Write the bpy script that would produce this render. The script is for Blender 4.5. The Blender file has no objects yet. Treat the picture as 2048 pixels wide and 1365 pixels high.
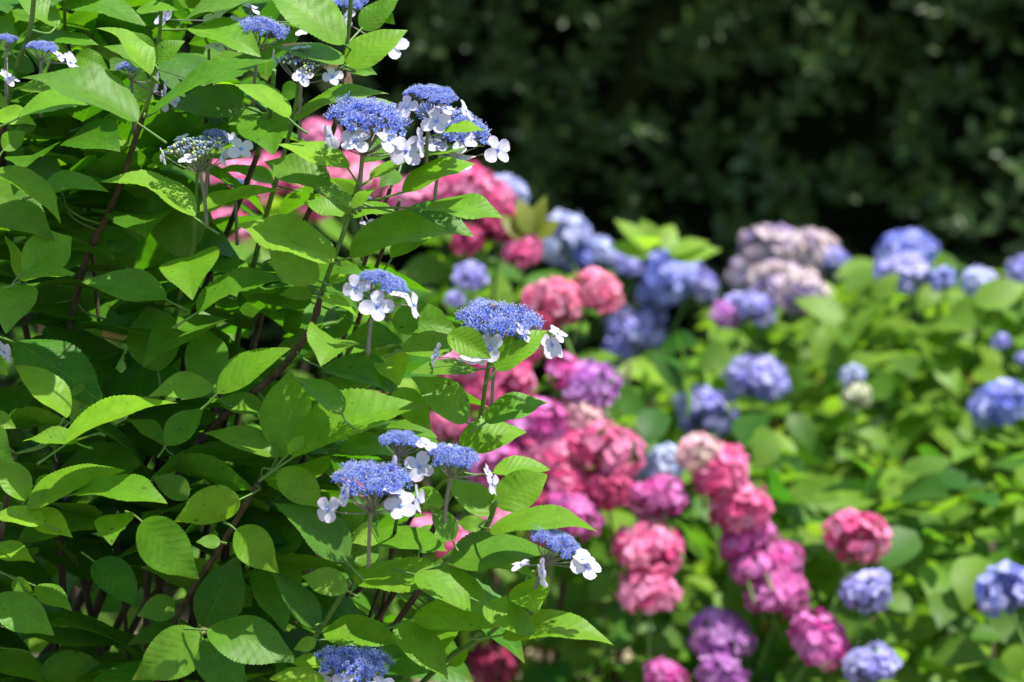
import bpy, math, random
import numpy as np
R = math.radians
S = bpy.context.scene
rng = random.Random(7)
nrg = np.random.default_rng(11)

# ------------------------------------------------------------------ camera, sky, sun, exposure
CAM = np.array([0.0, 0.0, 1.35]); PITCH = R(-4.0)
FWD = np.array([0.0, math.cos(PITCH), math.sin(PITCH)])
RIGHT = np.array([1.0, 0.0, 0.0])
UP = np.cross(RIGHT, FWD)
FOCUS = 2.98
cd = bpy.data.cameras.new('camera'); cam = bpy.data.objects.new('camera', cd)
S.collection.objects.link(cam)
cam.location = CAM; cam.rotation_euler = (R(90) + PITCH, 0, 0)
cd.sensor_width = 36; cd.lens = 108; cd.clip_end = 200; cd.clip_start = 0.05
cd.dof.use_dof = True; cd.dof.focus_distance = FOCUS; cd.dof.aperture_fstop = 5.2; cd.dof.aperture_blades = 8
S.camera = cam
SUN_EL, SUN_AZ = 70.0, 338.0            # azimuth measured from +x towards +y: high, from the right and a little in front
w = bpy.data.worlds.new('World'); S.world = w; w.use_nodes = True
nt = w.node_tree
sky = nt.nodes.new('ShaderNodeTexSky'); sky.sky_type = 'NISHITA'; sky.sun_disc = False
sky.sun_elevation = R(SUN_EL); sky.sun_rotation = R(90 - SUN_AZ)
bg = nt.nodes['Background']; bg.inputs[1].default_value = 0.12
nt.links.new(sky.outputs[0], bg.inputs[0])
sd = bpy.data.lights.new('sun', 'SUN'); sd.energy = 4.2; sd.angle = R(0.55); sd.color = (1.0, 0.96, 0.88)
sun = bpy.data.objects.new('sun', sd); S.collection.objects.link(sun)
sv = np.array([math.cos(R(SUN_EL)) * math.cos(R(SUN_AZ)), math.cos(R(SUN_EL)) * math.sin(R(SUN_AZ)), math.sin(R(SUN_EL))])
from mathutils import Vector
sun.rotation_euler = Vector(sv).to_track_quat('Z', 'Y').to_euler()
S.view_settings.view_transform = 'Standard'; S.view_settings.look = 'None'
S.view_settings.exposure = 1.35; S.view_settings.gamma = 1.0
S.render.engine = 'CYCLES'
S.cycles.max_bounces = 8; S.cycles.diffuse_bounces = 4; S.cycles.transmission_bounces = 6; S.cycles.glossy_bounces = 2
S.cycles.sample_clamp_indirect = 6

# ------------------------------------------------------------------ helpers
def unit(v):
    v = np.asarray(v, float); n = np.linalg.norm(v)
    return v / n if n > 1e-9 else v

def at(px, py, d):
    """photo pixel (2048 wide) at axial distance d -> world point"""
    k = d / 3.0 / 2048.0
    return CAM + FWD * d + RIGHT * ((px - 1024) * k) - UP * ((py - 682.5) * k)

class Acc:
    """collects vertices and faces for one mesh"""
    def __init__(s): s.v = []; s.f = []; s.uv = []; s.t = []; s.m = []; s.n = 0
    def add(s, verts, faces, uv=None, tint=(0, 1, 0), mat=0):
        verts = np.asarray(verts, float); k = len(verts)
        s.v.append(verts); o = s.n
        s.f.extend([tuple(i + o for i in f) for f in faces]); s.m.extend([mat] * len(faces))
        s.uv.append(np.zeros((k, 2)) if uv is None else np.asarray(uv, float))
        t = np.asarray(tint, float)
        s.t.append(np.tile(t, (k, 1)) if t.ndim == 1 else t)
        s.n += k
    def merge(s, o):
        off = s.n
        s.v += o.v; s.uv += o.uv; s.t += o.t; s.m += o.m
        s.f.extend([tuple(i + off for i in f) for f in o.f]); s.n += o.n
    def mesh(s, name, mats, origin=(0, 0, 0), smooth=True):
        me = bpy.data.meshes.new(name)
        V = np.concatenate(s.v) - np.asarray(origin, float)
        me.from_pydata(V.tolist(), [], s.f)
        for m in mats: me.materials.append(m)
        UV = np.concatenate(s.uv); T = np.concatenate(s.t)
        lv = np.empty(len(me.loops), int); me.loops.foreach_get('vertex_index', lv)
        ul = me.uv_layers.new(name='leafmap'); ul.data.foreach_set('uv', UV[lv].astype(np.float32).ravel())
        ca = me.color_attributes.new('tint', 'FLOAT_COLOR', 'POINT')
        c = np.ones((len(V), 4), np.float32); c[:, :3] = T
        ca.data.foreach_set('color', c.ravel())
        me.polygons.foreach_set('material_index', s.m)
        if smooth: me.polygons.foreach_set('use_smooth', [True] * len(me.polygons))
        me.update()
        return me

def link(name, me, parent=None, loc=(0, 0, 0)):
    o = bpy.data.objects.new(name, me); S.collection.objects.link(o)
    o.location = loc
    if parent is not None: o.parent = parent
    return o

def tag(o, label=None, cat=None, group=None, kind=None):
    if label: o['label'] = label
    if cat: o['category'] = cat
    if group: o['group'] = group
    if kind: o['kind'] = kind
    return o

def empty(name, loc):
    o = bpy.data.objects.new(name, None); S.collection.objects.link(o); o.location = loc
    o.empty_display_size = 0.05
    return o

def part(name, acc, mats, parent, smooth=True):
    """acc is in world space; the parent Empty only has a location"""
    L = np.array(parent.location) if parent is not None else np.zeros(3)
    p = parent
    while p is not None and p.parent is not None:
        p = p.parent; L = L + np.array(p.location)
    return link(name, acc.mesh(name, mats, L, smooth), parent)

def tube(acc, pts, r0, r1=None, n=7, mat=0, tint=(0, 1, 0), knots=False):
    """smooth tapering tube through pts"""
    P = np.asarray(pts, float); r1 = r0 if r1 is None else r1
    if len(P) > 2:                                    # cubic Hermite with tangents that respect uneven spacing
        h = np.linalg.norm(np.diff(P, axis=0), axis=1) + 1e-9
        D = np.diff(P, axis=0) / h[:, None]
        M = [D[0]] + [(D[q] * h[q + 1] + D[q + 1] * h[q]) / (h[q] + h[q + 1]) for q in range(len(D) - 1)] + [D[-1]]
        Q = []
        for q in range(len(D)):
            for t in np.linspace(0, 1, 6, endpoint=False):
                Q.append((2 * t ** 3 - 3 * t ** 2 + 1) * P[q] + (t ** 3 - 2 * t ** 2 + t) * h[q] * M[q] + (3 * t ** 2 - 2 * t ** 3) * P[q + 1] + (t ** 3 - t ** 2) * h[q] * M[q + 1])
        Q.append(P[-1]); P = np.array(Q)
    k = len(P); T = np.gradient(P, axis=0)
    V = []; UVs = []
    ref = np.array([0.3, 1, 0.2])
    for i in range(k):
        t = unit(T[i]); a = unit(np.cross(t, ref)); b = np.cross(t, a)
        r = r0 + (r1 - r0) * i / (k - 1)
        if knots and i % 9 == 4: r *= 1.35
        for j in range(n):
            th = 2 * math.pi * j / n
            V.append(P[i] + (a * math.cos(th) + b * math.sin(th)) * r); UVs.append((i / (k - 1), j / n))
    F = [(i * n + j, i * n + (j + 1) % n, (i + 1) * n + (j + 1) % n, (i + 1) * n + j) for i in range(k - 1) for j in range(n)]
    V += [P[0], P[-1]]; UVs += [(0, 0), (1, 0)]
    F += [(k * n, (j + 1) % n, j) for j in range(n)] + [(k * n + 1, (k - 1) * n + j, (k - 1) * n + (j + 1) % n) for j in range(n)]
    acc.add(V, F, UVs, tint, mat)

_grid = {}
def grid(nu, nv):
    if (nu, nv) not in _grid:
        t = np.linspace(0, 1, nu + 1); v = np.linspace(-1, 1, nv + 1)
        TT, VV = np.meshgrid(t, v, indexing='ij')
        F = [(i * (nv + 1) + j, (i + 1) * (nv + 1) + j, (i + 1) * (nv + 1) + j + 1, i * (nv + 1) + j + 1) for i in range(nu) for j in range(nv)]
        _grid[(nu, nv)] = (TT, VV, F)
    return _grid[(nu, nv)]

def leaf(acc, P0, P1, wd, W, nrm, bend=.07, fold=.12, droop=.05, cup=.0, nu=20, nv=4, teeth=.0, wave=.03, tint=(0, 1, 0), mat=0,
         pa=.62, pb=.97, twist=0., asym=0., rnd=rng):
    """ovate leaf blade from P0 (base) to P1 (tip); wd = across, nrm = upper side, W = half width"""
    TT, VV, F = grid(nu, nv)
    P0 = np.asarray(P0, float); P1 = np.asarray(P1, float); ax = P1 - P0; L = np.linalg.norm(ax)
    t = TT[..., None]
    m = .5
    mid = P0 + ax * t + nrm * (L * (bend * 4 * t * (1 - t) * .5 - droop * t ** 3 + droop * t))
    c = pa / (pa + pb); mx = c ** pa * (1 - c) ** pb
    wp = np.clip(TT, 0, 1) ** pa * np.clip(1 - TT, 0, 1) ** pb / mx
    wp = wp * (1 - .30 * np.clip((TT - .72) / .28, 0, 1) * (1 - np.clip((TT - .72) / .28, 0, 1)) * 2)
    if teeth:
        saw = np.where(np.arange(TT.shape[0]) % 2 == 0, 1 + teeth, 1 - teeth)[:, None]
        edge = np.abs(VV) > .99
        wv = np.where(edge, wp * saw, wp)
    else:
        wv = wp
    sa = 1 + asym * np.sign(VV)
    X = wv * VV * sa
    a = np.abs(X)
    ph = rnd.random() * 6.28
    tw = twist * (TT - .3)
    wd3 = wd[None, None, :] * np.cos(tw)[..., None] + nrm[None, None, :] * np.sin(tw)[..., None]
    h = fold * a * W - cup * W * X * X + wave * W * np.sin(TT * 9 + ph) * a * VV * 1.6 + wave * .35 * W * np.sin(6.283 * (8 * (TT - .42 * a))) * a * (1 - .4 * a)
    V = mid + wd3 * (X * W)[..., None] + nrm[None, None, :] * h[..., None]
    uv = np.stack([TT, X * W / L * .5 + .5], -1).reshape(-1, 2)
    acc.add(V.reshape(-1, 3), F, uv, tint, mat)

# ------------------------------------------------------------------ materials
def newmat(name):
    m = bpy.data.materials.new(name); m.use_nodes = True
    n = m.node_tree; n.nodes.clear()
    return m, n
def nd(n, kind, **kw):
    x = n.nodes.new(kind)
    for k, v in kw.items():
        if k == 'i':
            for a, b in v.items(): x.inputs[a].default_value = b
        else: setattr(x, k, v)
    return x
def math_n(n, op, a, b=None, c=None, clamp=False):
    x = n.nodes.new('ShaderNodeMath'); x.operation = op; x.use_clamp = clamp
    for i, q in enumerate((a, b, c)):
        if q is None: continue
        if isinstance(q, (int, float)): x.inputs[i].default_value = q
        else: n.links.new(q, x.inputs[i])
    return x.outputs[0]
def mixc(n, f, a, b, blend='MIX'):
    x = n.nodes.new('ShaderNodeMix'); x.data_type = 'RGBA'; x.blend_type = blend
    for s, q in ((x.inputs[0], f), (x.inputs[6], a), (x.inputs[7], b)):
        if isinstance(q, (int, float)): s.default_value = q
        elif isinstance(q, tuple): s.default_value = (*q, 1) if len(q) == 3 else q
        else: n.links.new(q, s)
    return x.outputs[2]

def leaf_material(name, dark, young, brown, trans_gain, tfac, rough, veins=True, nscale=60, spec=.35):
    m, n = newmat(name)
    at_ = nd(n, 'ShaderNodeAttribute', attribute_name='tint')
    sp = nd(n, 'ShaderNodeSeparateColor'); n.links.new(at_.outputs['Color'], sp.inputs[0])
    tr, tg, tb = sp.outputs
    base = mixc(n, tr, dark, young)
    base = mixc(n, tb, base, brown)
    tc = nd(n, 'ShaderNodeTexCoord')
    no = nd(n, 'ShaderNodeTexNoise', i={'Scale': nscale, 'Detail': 4.0, 'Roughness': .6}); n.links.new(tc.outputs['Object'], no.inputs['Vector'])
    vary = math_n(n, 'MULTIPLY_ADD', no.outputs['Fac'], .7, .65)
    bump_h = None
    if veins:
        uv = nd(n, 'ShaderNodeUVMap', uv_map='leafmap'); su = nd(n, 'ShaderNodeSeparateXYZ'); n.links.new(uv.outputs[0], su.inputs[0])
        t = su.outputs[0]; x = math_n(n, 'ABSOLUTE', math_n(n, 'SUBTRACT', su.outputs[1], .5))       # across, in leaf lengths / 2
        midr = math_n(n, 'SUBTRACT', 1.0, math_n(n, 'DIVIDE', x, .0045), clamp=True)
        xs = math_n(n, 'POWER', math_n(n, 'MULTIPLY', x, 4.0), .8)
        nv_ = nd(n, 'ShaderNodeTexNoise', i={'Scale': 38.0, 'Detail': 1.0}); n.links.new(tc.outputs['Object'], nv_.inputs['Vector'])
        tj = math_n(n, 'ADD', t, math_n(n, 'MULTIPLY', math_n(n, 'SUBTRACT', nv_.outputs['Fac'], .5), .075))
        s = math_n(n, 'FRACT', math_n(n, 'MULTIPLY', math_n(n, 'SUBTRACT', tj, math_n(n, 'MULTIPLY', xs, .38)), 9.0))
        ds = math_n(n, 'ABSOLUTE', math_n(n, 'SUBTRACT', s, .5))
        sec = math_n(n, 'MULTIPLY', math_n(n, 'SUBTRACT', 1.0, math_n(n, 'DIVIDE', ds, .075), clamp=True), math_n(n, 'LESS_THAN', t, .97))
        v = math_n(n, 'MAXIMUM', midr, math_n(n, 'MULTIPLY', sec, .55))
        base = mixc(n, math_n(n, 'MULTIPLY', v, .30), base, (.20, .32, .05))
        vo = nd(n, 'ShaderNodeTexVoronoi', feature='DISTANCE_TO_EDGE', i={'Scale': 260.0}); n.links.new(tc.outputs['Object'], vo.inputs['Vector'])
        net = math_n(n, 'SUBTRACT', 1.0, math_n(n, 'MULTIPLY', vo.outputs[0], 9.0), clamp=True)
        base = mixc(n, math_n(n, 'MULTIPLY', net, .16), base, (.15, .27, .04))
        n3 = nd(n, 'ShaderNodeTexNoise', i={'Scale': 16.0, 'Detail': 5.0, 'Roughness': .7}); n.links.new(tc.outputs['Object'], n3.inputs['Vector'])
        yb = math_n(n, 'MULTIPLY', math_n(n, 'SUBTRACT', n3.outputs['Fac'], .55), 3.0, clamp=True)
        base = mixc(n, math_n(n, 'MULTIPLY', yb, .42), base, (.17, .25, .015))
        tipb = math_n(n, 'MULTIPLY', math_n(n, 'MULTIPLY', math_n(n, 'SUBTRACT', t, .90), 9.0, clamp=True), math_n(n, 'MULTIPLY', math_n(n, 'SUBTRACT', n3.outputs['Fac'], .42), 6.0, clamp=True))
        base = mixc(n, math_n(n, 'MULTIPLY', tipb, .6), base, (.20, .13, .05))
        bump_h = math_n(n, 'ADD', math_n(n, 'MULTIPLY', math_n(n, 'MINIMUM', vo.outputs[0], .3), .5), math_n(n, 'MULTIPLY', math_n(n, 'MULTIPLY', ds, ds), 2.6))
        # small dark specks and nibbles
        n2 = nd(n, 'ShaderNodeTexNoise', i={'Scale': 230.0, 'Detail': 1.0}); n.links.new(tc.outputs['Object'], n2.inputs['Vector'])
        spk = math_n(n, 'MULTIPLY', math_n(n, 'SUBTRACT', n2.outputs['Fac'], .70), 14.0, clamp=True)
        base = mixc(n, math_n(n, 'MULTIPLY', spk, .75), base, (.03, .035, .012))
    val = math_n(n, 'MULTIPLY', vary, tg)
    vc = nd(n, 'ShaderNodeCombineColor')
    for i in range(3): n.links.new(val, vc.inputs[i])
    col = mixc(n, 1.0, base, vc.outputs[0], 'MULTIPLY')
    geo = nd(n, 'ShaderNodeNewGeometry')
    under = mixc(n, .22, col, (.14, .24, .05))
    cs = mixc(n, geo.outputs['Backfacing'], col, under)
    pr = nd(n, 'ShaderNodeBsdfPrincipled', i={'Roughness': rough, 'Specular IOR Level': spec})
    n.links.new(cs, pr.inputs['Base Color'])
    tl = nd(n, 'ShaderNodeBsdfTranslucent')
    n.links.new(mixc(n, 1.0, col, trans_gain, 'MULTIPLY'), tl.inputs[0])
    if bump_h is not None:
        bp = nd(n, 'ShaderNodeBump', i={'Strength': .24, 'Distance': .0012}); n.links.new(bump_h, bp.inputs['Height'])
        n.links.new(bp.outputs[0], pr.inputs['Normal'])
    mx = nd(n, 'ShaderNodeMixShader', i={0: tfac}); n.links.new(pr.outputs[0], mx.inputs[1]); n.links.new(tl.outputs[0], mx.inputs[2])
    out = nd(n, 'ShaderNodeOutputMaterial'); n.links.new(mx.outputs[0], out.inputs[0])
    return m

def petal_material(name, c1, c2, tfac=.35, rough=.6, centre=None, edge=None):
    """c1..c2 mixed by the tint attribute; optional eye and rim colours along the petal (u)"""
    m, n = newmat(name)
    at_ = nd(n, 'ShaderNodeAttribute', attribute_name='tint')
    sp = nd(n, 'ShaderNodeSeparateColor'); n.links.new(at_.outputs['Color'], sp.inputs[0])
    base = mixc(n, sp.outputs[0], c1, c2)
    uv = nd(n, 'ShaderNodeUVMap', uv_map='leafmap'); su = nd(n, 'ShaderNodeSeparateXYZ'); n.links.new(uv.outputs[0], su.inputs[0])
    if edge is not None:
        ed = math_n(n, 'MULTIPLY', math_n(n, 'SUBTRACT', su.outputs[0], .62), 2.2, clamp=True)
        base = mixc(n, math_n(n, 'MULTIPLY', ed, math_n(n, 'MULTIPLY', sp.outputs[2], .8)), base, edge)
    if centre is not None:
        ce = math_n(n, 'SUBTRACT', 1.0, math_n(n, 'MULTIPLY', su.outputs[0], 5.5), clamp=True)
        base = mixc(n, ce, base, centre)
        wv = math_n(n, 'SINE', math_n(n, 'MULTIPLY', su.outputs[1], 46.0))
        base = mixc(n, math_n(n, 'MULTIPLY', math_n(n, 'MULTIPLY_ADD', wv, .5, .5), .10), base, centre)
    tc = nd(n, 'ShaderNodeTexCoord')
    no = nd(n, 'ShaderNodeTexNoise', i={'Scale': 90.0, 'Detail': 3.0}); n.links.new(tc.outputs['Object'], no.inputs['Vector'])
    val = math_n(n, 'MULTIPLY', math_n(n, 'MULTIPLY_ADD', no.outputs['Fac'], .4, .8), sp.outputs[1])
    vc = nd(n, 'ShaderNodeCombineColor')
    for i in range(3): n.links.new(val, vc.inputs[i])
    col = mixc(n, 1.0, base, vc.outputs[0], 'MULTIPLY')
    pr = nd(n, 'ShaderNodeBsdfPrincipled', i={'Roughness': rough, 'Specular IOR Level': .25}); n.links.new(col, pr.inputs['Base Color'])
    tl = nd(n, 'ShaderNodeBsdfTranslucent'); n.links.new(col, tl.inputs[0])
    mx = nd(n, 'ShaderNodeMixShader', i={0: tfac}); n.links.new(pr.outputs[0], mx.inputs[1]); n.links.new(tl.outputs[0], mx.inputs[2])
    out = nd(n, 'ShaderNodeOutputMaterial'); n.links.new(mx.outputs[0], out.inputs[0])
    return m

def plain(name, c1, c2, rough=.7, scale=80, bump=.3, spec=.3, stretch=(1, 1, 1)):
    m, n = newmat(name)
    tc = nd(n, 'ShaderNodeTexCoord'); mp = nd(n, 'ShaderNodeMapping'); mp.inputs['Scale'].default_value = stretch
    n.links.new(tc.outputs['Object'], mp.inputs[0])
    no = nd(n, 'ShaderNodeTexNoise', i={'Scale': scale, 'Detail': 5.0, 'Roughness': .65}); n.links.new(mp.outputs[0], no.inputs['Vector'])
    f = math_n(n, 'MULTIPLY', math_n(n, 'SUBTRACT', no.outputs['Fac'], .3), 2.5, clamp=True)
    pr = nd(n, 'ShaderNodeBsdfPrincipled', i={'Roughness': rough, 'Specular IOR Level': spec})
    n.links.new(mixc(n, f, c1, c2), pr.inputs['Base Color'])
    bp = nd(n, 'ShaderNodeBump', i={'Strength': bump, 'Distance': .004}); n.links.new(no.outputs['Fac'], bp.inputs['Height']); n.links.new(bp.outputs[0], pr.inputs['Normal'])
    out = nd(n, 'ShaderNodeOutputMaterial'); n.links.new(pr.outputs[0], out.inputs[0])
    return m

M_LEAF = leaf_material('lacecap_leaf', (.031, .142, .007), (.175, .350, .012), (.10, .05, .03), (1.55, 1.6, .4), .46, .46, spec=.2)
M_BLEAF = leaf_material('mophead_leaf', (.036, .132, .015), (.185, .310, .032), (.25, .13, .05), (1.45, 1.5, .6), .52, .48, spec=.2, veins=False, nscale=25)
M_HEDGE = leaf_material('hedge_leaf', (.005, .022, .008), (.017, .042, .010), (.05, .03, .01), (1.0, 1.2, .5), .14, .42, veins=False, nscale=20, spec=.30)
M_GSTEM = plain('green_stem', (.055, .135, .016), (.11, .20, .035), .5, 60, .2)
M_WOOD = plain('woody_stem', (.026, .018, .012), (.105, .072, .044), .85, 90, .8, stretch=(1, 1, .3))
M_PURP = plain('flower_stalk', (.16, .12, .14), (.20, .22, .12), .6, 90, .2)
M_FERT = petal_material('fertile_floret_blue', (.045, .080, .46), (.21, .32, .82), .35)
M_STAM = petal_material('stamen_blue', (.16, .24, .72), (.36, .46, .86), .3)
M_ANTH = petal_material('anther_pale', (.50, .58, .86), (.74, .76, .88), .3)
M_BUD = petal_material('unopened_bud', (.15, .22, .42), (.55, .62, .26), .2)
M_RAY = petal_material('ray_petal', (.64, .61, .68), (.55, .53, .70), .44, .55, centre=(.22, .30, .75), edge=(.76, .44, .60))

# ------------------------------------------------------------------ ground
acc = Acc()
n_ = 60
gx = np.linspace(-30, 30, n_ + 1); gy = np.linspace(-6, 54, n_ + 1)
V = [(x, y, .02 * math.sin(x * 1.7) * math.cos(y * 1.3) - .02) for x in gx for y in gy]
F = [(i * (n_ + 1) + j, (i + 1) * (n_ + 1) + j, (i + 1) * (n_ + 1) + j + 1, i * (n_ + 1) + j + 1) for i in range(n_) for j in range(n_)]
acc.add(V, F)
m, n = newmat('garden_soil')
tc = nd(n, 'ShaderNodeTexCoord')
a1 = nd(n, 'ShaderNodeTexVoronoi', i={'Scale': 14.0, 'Randomness': 1.0}); n.links.new(tc.outputs['Object'], a1.inputs['Vector'])
a2 = nd(n, 'ShaderNodeTexNoise', i={'Scale': 6.0, 'Detail': 6.0}); n.links.new(tc.outputs['Object'], a2.inputs['Vector'])
f1 = math_n(n, 'GREATER_THAN', math_n(n, 'MULTIPLY', a1.outputs['Color'], a2.outputs['Fac']), .27)
soil = mixc(n, a2.outputs['Fac'], (.035, .026, .018), (.12, .095, .06))
soil = mixc(n, f1, soil, (.30, .26, .14))
pr = nd(n, 'ShaderNodeBsdfPrincipled', i={'Roughness': .95, 'Specular IOR Level': .1}); n.links.new(soil, pr.inputs['Base Color'])
bp = nd(n, 'ShaderNodeBump', i={'Strength': .8, 'Distance': .03}); n.links.new(a1.outputs['Distance'], bp.inputs['Height']); n.links.new(bp.outputs[0], pr.inputs['Normal'])
out = nd(n, 'ShaderNodeOutputMaterial'); n.links.new(pr.outputs[0], out.inputs[0])
tag(link('ground', acc.mesh('ground', [m])), kind='structure')

# ------------------------------------------------------------------ clipped hedge at the back
HY0, HY1, HZ = 8.6, 10.2, 4.4
hedge = tag(empty('hedge', (0, HY0 + .8, 0)), 'tall dark evergreen hedge with small glossy leaves closing off the garden behind the flowers', 'hedge')
acc = Acc()
nx, nz = 70, 34
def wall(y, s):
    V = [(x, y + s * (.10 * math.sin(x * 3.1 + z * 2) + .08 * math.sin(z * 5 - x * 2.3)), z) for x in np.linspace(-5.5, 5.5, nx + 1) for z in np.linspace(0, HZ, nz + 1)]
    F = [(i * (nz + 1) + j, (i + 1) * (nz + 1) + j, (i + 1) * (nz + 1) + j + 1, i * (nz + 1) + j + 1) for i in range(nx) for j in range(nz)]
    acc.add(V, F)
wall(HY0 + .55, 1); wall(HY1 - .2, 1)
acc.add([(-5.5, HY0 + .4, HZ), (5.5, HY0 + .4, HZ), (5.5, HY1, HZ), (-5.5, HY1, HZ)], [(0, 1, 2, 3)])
part('dark_core', acc, [plain('hedge_core_shade', (.003, .005, .002), (.007, .011, .004), .95, 12, .5, 0.0)], hedge)  # twiggy core as near-black sheets; shade of the leaf gaps put into the colour
acc = Acc(); top = Acc()
def sprig(A, c, axis, nl, L, v):
    axis = unit(axis); a = unit(np.cross(axis, [.2, .3, 1])); b = np.cross(axis, a)
    for k in range(nl):
        th = k * 2.4 + rng.random() * .5; f = k / nl
        rad = a * math.cos(th) + b * math.sin(th)
        d = unit(rad * (1.1 - .7 * f) + axis * (.25 + .8 * f) + np.array([0, 0, -.12]))
        l = L * rng.uniform(.75, 1.15)
        p0 = c - axis * (.10 * (1 - f)) ; p1 = p0 + d * l
        wd = unit(np.cross(d, axis) + nrg.normal(0, .25, 3)); nr = unit(np.cross(wd, d))
        if nr @ axis < 0: nr = -nr
        leaf(A, p0, p1, wd, l * .21, nr, bend=.06, fold=.25, droop=.05, nu=4, nv=2, wave=0, tint=(max(0, rng.gauss(.25, .3)) if rng.random() < .9 else .9, v * rng.uniform(.7, 1.3), 0), pa=.7, pb=.7)
for _ in range(2900):
    x = rng.uniform(-3.2, 3.2); z = rng.uniform(0.1, 3.3)
    y = HY0 + .10 * math.sin(x * 2.1 + 1) * math.sin(z * 1.9) + .07 * math.sin(x * 5.3 - z * 4) + max(-.08, rng.gauss(.12, .17))
    sprig(acc, np.array([x, y, z]), (rng.gauss(0, .5), -1, rng.gauss(.45, .4)), 8, .082, 1)
for _ in range(620):          # unseen overhang of sprigs above the frame, added to shade the hedge face
    sprig(acc, np.array([rng.uniform(-3.6, 3.4), HY0 - rng.uniform(-.1, .75), rng.uniform(2.1, 2.7)]), (rng.gauss(0, .5), -.6, rng.gauss(.6, .4)), 8, .11, 1)
for _ in range(500):
    sprig(acc, np.array([rng.uniform(-5.4, 5.4), rng.uniform(HY0 - .1, HY1), HZ + rng.uniform(-.1, .15)]), (rng.gauss(0, .4), rng.gauss(0, .4), 1), 7, .10, 1)
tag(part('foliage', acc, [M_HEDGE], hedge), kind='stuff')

# ------------------------------------------------------------------ mophead hydrangea bushes
PAL = {
    'P': ((.67, .07, .225), (.86, .36, .555)),     # pink
    'S': ((.70, .11, .24), (.87, .39, .52)),      # salmon pink
    'M': ((.52, .05, .28), (.75, .27, .60)),     # magenta
    'D': ((.38, .035, .11), (.55, .09, .22)),     # deep rose
    'V': ((.32, .08, .36), (.60, .32, .64)),     # violet
    'L': ((.25, .23, .62), (.56, .53, .84)),      # lavender blue
    'B': ((.17, .20, .65), (.48, .50, .86)),      # blue
    'W': ((.40, .46, .76), (.58, .60, .82)),      # pale blue
    'F': ((.27, .21, .38), (.82, .65, .58)),      # faded mauve
    'R': ((.68, .34, .42), (.72, .58, .48)),      # pale blush
    'C': ((.62, .62, .36), (.72, .70, .55)),      # cream
}
PM = {k: petal_material('mophead_petal_' + nm, *PAL[k]) for k, nm in
      dict(P='pink', S='salmon', M='magenta', D='deep_rose', V='violet', L='lavender', B='blue', W='pale_blue', F='mauve', R='blush', C='cream').items()}

def floret4(acc, c, n, r, rot, tint, mat=0, nu=3, nv=2, asp=.47, cupv=.25, lift=.12, rnd=rng):
    n = unit(n); a = unit(np.cross(n, [.31, .9, .17])); b = np.cross(n, a)
    for k in range(4):
        th = rot + k * math.pi / 2 + rnd.gauss(0, .07)
        d = a * math.cos(th) + b * math.sin(th); wd = np.cross(n, d)
        rr = r * rnd.uniform(.88, 1.08); l = rnd.gauss(lift, .12)
        p0 = c + d * rr * .05; p1 = c + d * rr * math.cos(l) + n * rr * math.sin(l)
        leaf(acc, p0, p1, wd, rr * asp * rnd.uniform(.92, 1.1), n, bend=-.06, fold=0, cup=-cupv * .4, droop=0, nu=nu, nv=nv, wave=.06, tint=tint, mat=mat, twist=rnd.gauss(0, .25), asym=rnd.gauss(0, .06), pa=.55, pb=.38, rnd=rnd)

def mophead_mesh(seed, nfl=64):
    r_ = random.Random(seed); A = Acc()
    lob = [(unit(np.array([r_.gauss(0, 1), r_.gauss(0, 1), r_.gauss(.2, .8)])), r_.uniform(.06, .20)) for _ in range(6)]
    gaps = [unit(np.array([r_.gauss(0, 1), r_.gauss(0, 1), r_.gauss(-.1, .5)])) for _ in range(3)]
    for i in range(nfl):
        z = 1 - 1.62 * (i + .5) / nfl; ph = i * 2.39996 + r_.gauss(0, .12)
        rr = math.sqrt(max(0, 1 - z * z))
        n = np.array([rr * math.cos(ph), rr * math.sin(ph), z])
        if any(n @ g_ > .965 for g_ in gaps): continue
        rad = .82 + sum(amp * max(0, n @ q) ** 3 for q, amp in lob) - .07 + r_.gauss(0, .035)
        c = n * rad * np.array([1, 1, .86])
        nn = unit(n + np.array([r_.gauss(0, .22), r_.gauss(0, .22), r_.gauss(.06, .2)]))
        floret4(A, c, nn, .27 * r_.uniform(.85, 1.15), r_.random() * 3, (min(1, max(0, r_.gauss(.45, .38))), r_.uniform(.75, 1.12), 0), rnd=r_)
    # inner pedicels closing the middle, and the stalk
    for i in range(26):
        z = 1 - 1.5 * (i + .5) / 26; ph = i * 2.39996; rr = math.sqrt(1 - z * z)
        tube(A, [(0, 0, -.55), (rr * math.cos(ph) * .8, rr * math.sin(ph) * .8, z * .68)], .02, .015, 4, mat=1)
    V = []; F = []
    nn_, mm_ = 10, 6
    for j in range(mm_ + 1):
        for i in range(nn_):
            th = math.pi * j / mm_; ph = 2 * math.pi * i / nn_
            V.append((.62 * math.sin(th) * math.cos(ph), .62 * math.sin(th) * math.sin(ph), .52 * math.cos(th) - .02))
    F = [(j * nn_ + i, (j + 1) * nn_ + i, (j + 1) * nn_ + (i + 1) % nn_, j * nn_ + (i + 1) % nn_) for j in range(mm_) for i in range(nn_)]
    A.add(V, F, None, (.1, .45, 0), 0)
    tube(A, [(0, 0, -.5), (.03, .02, -1.4), (0, .12, -2.6)], .045, .06, 6, mat=1)
    return A.mesh('mophead_flower', [PM['P'], M_GSTEM])
MOP = [mophead_mesh(s, nf) for s, nf in ((1, 64), (2, 56), (3, 72), (4, 60), (5, 50))]

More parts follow.
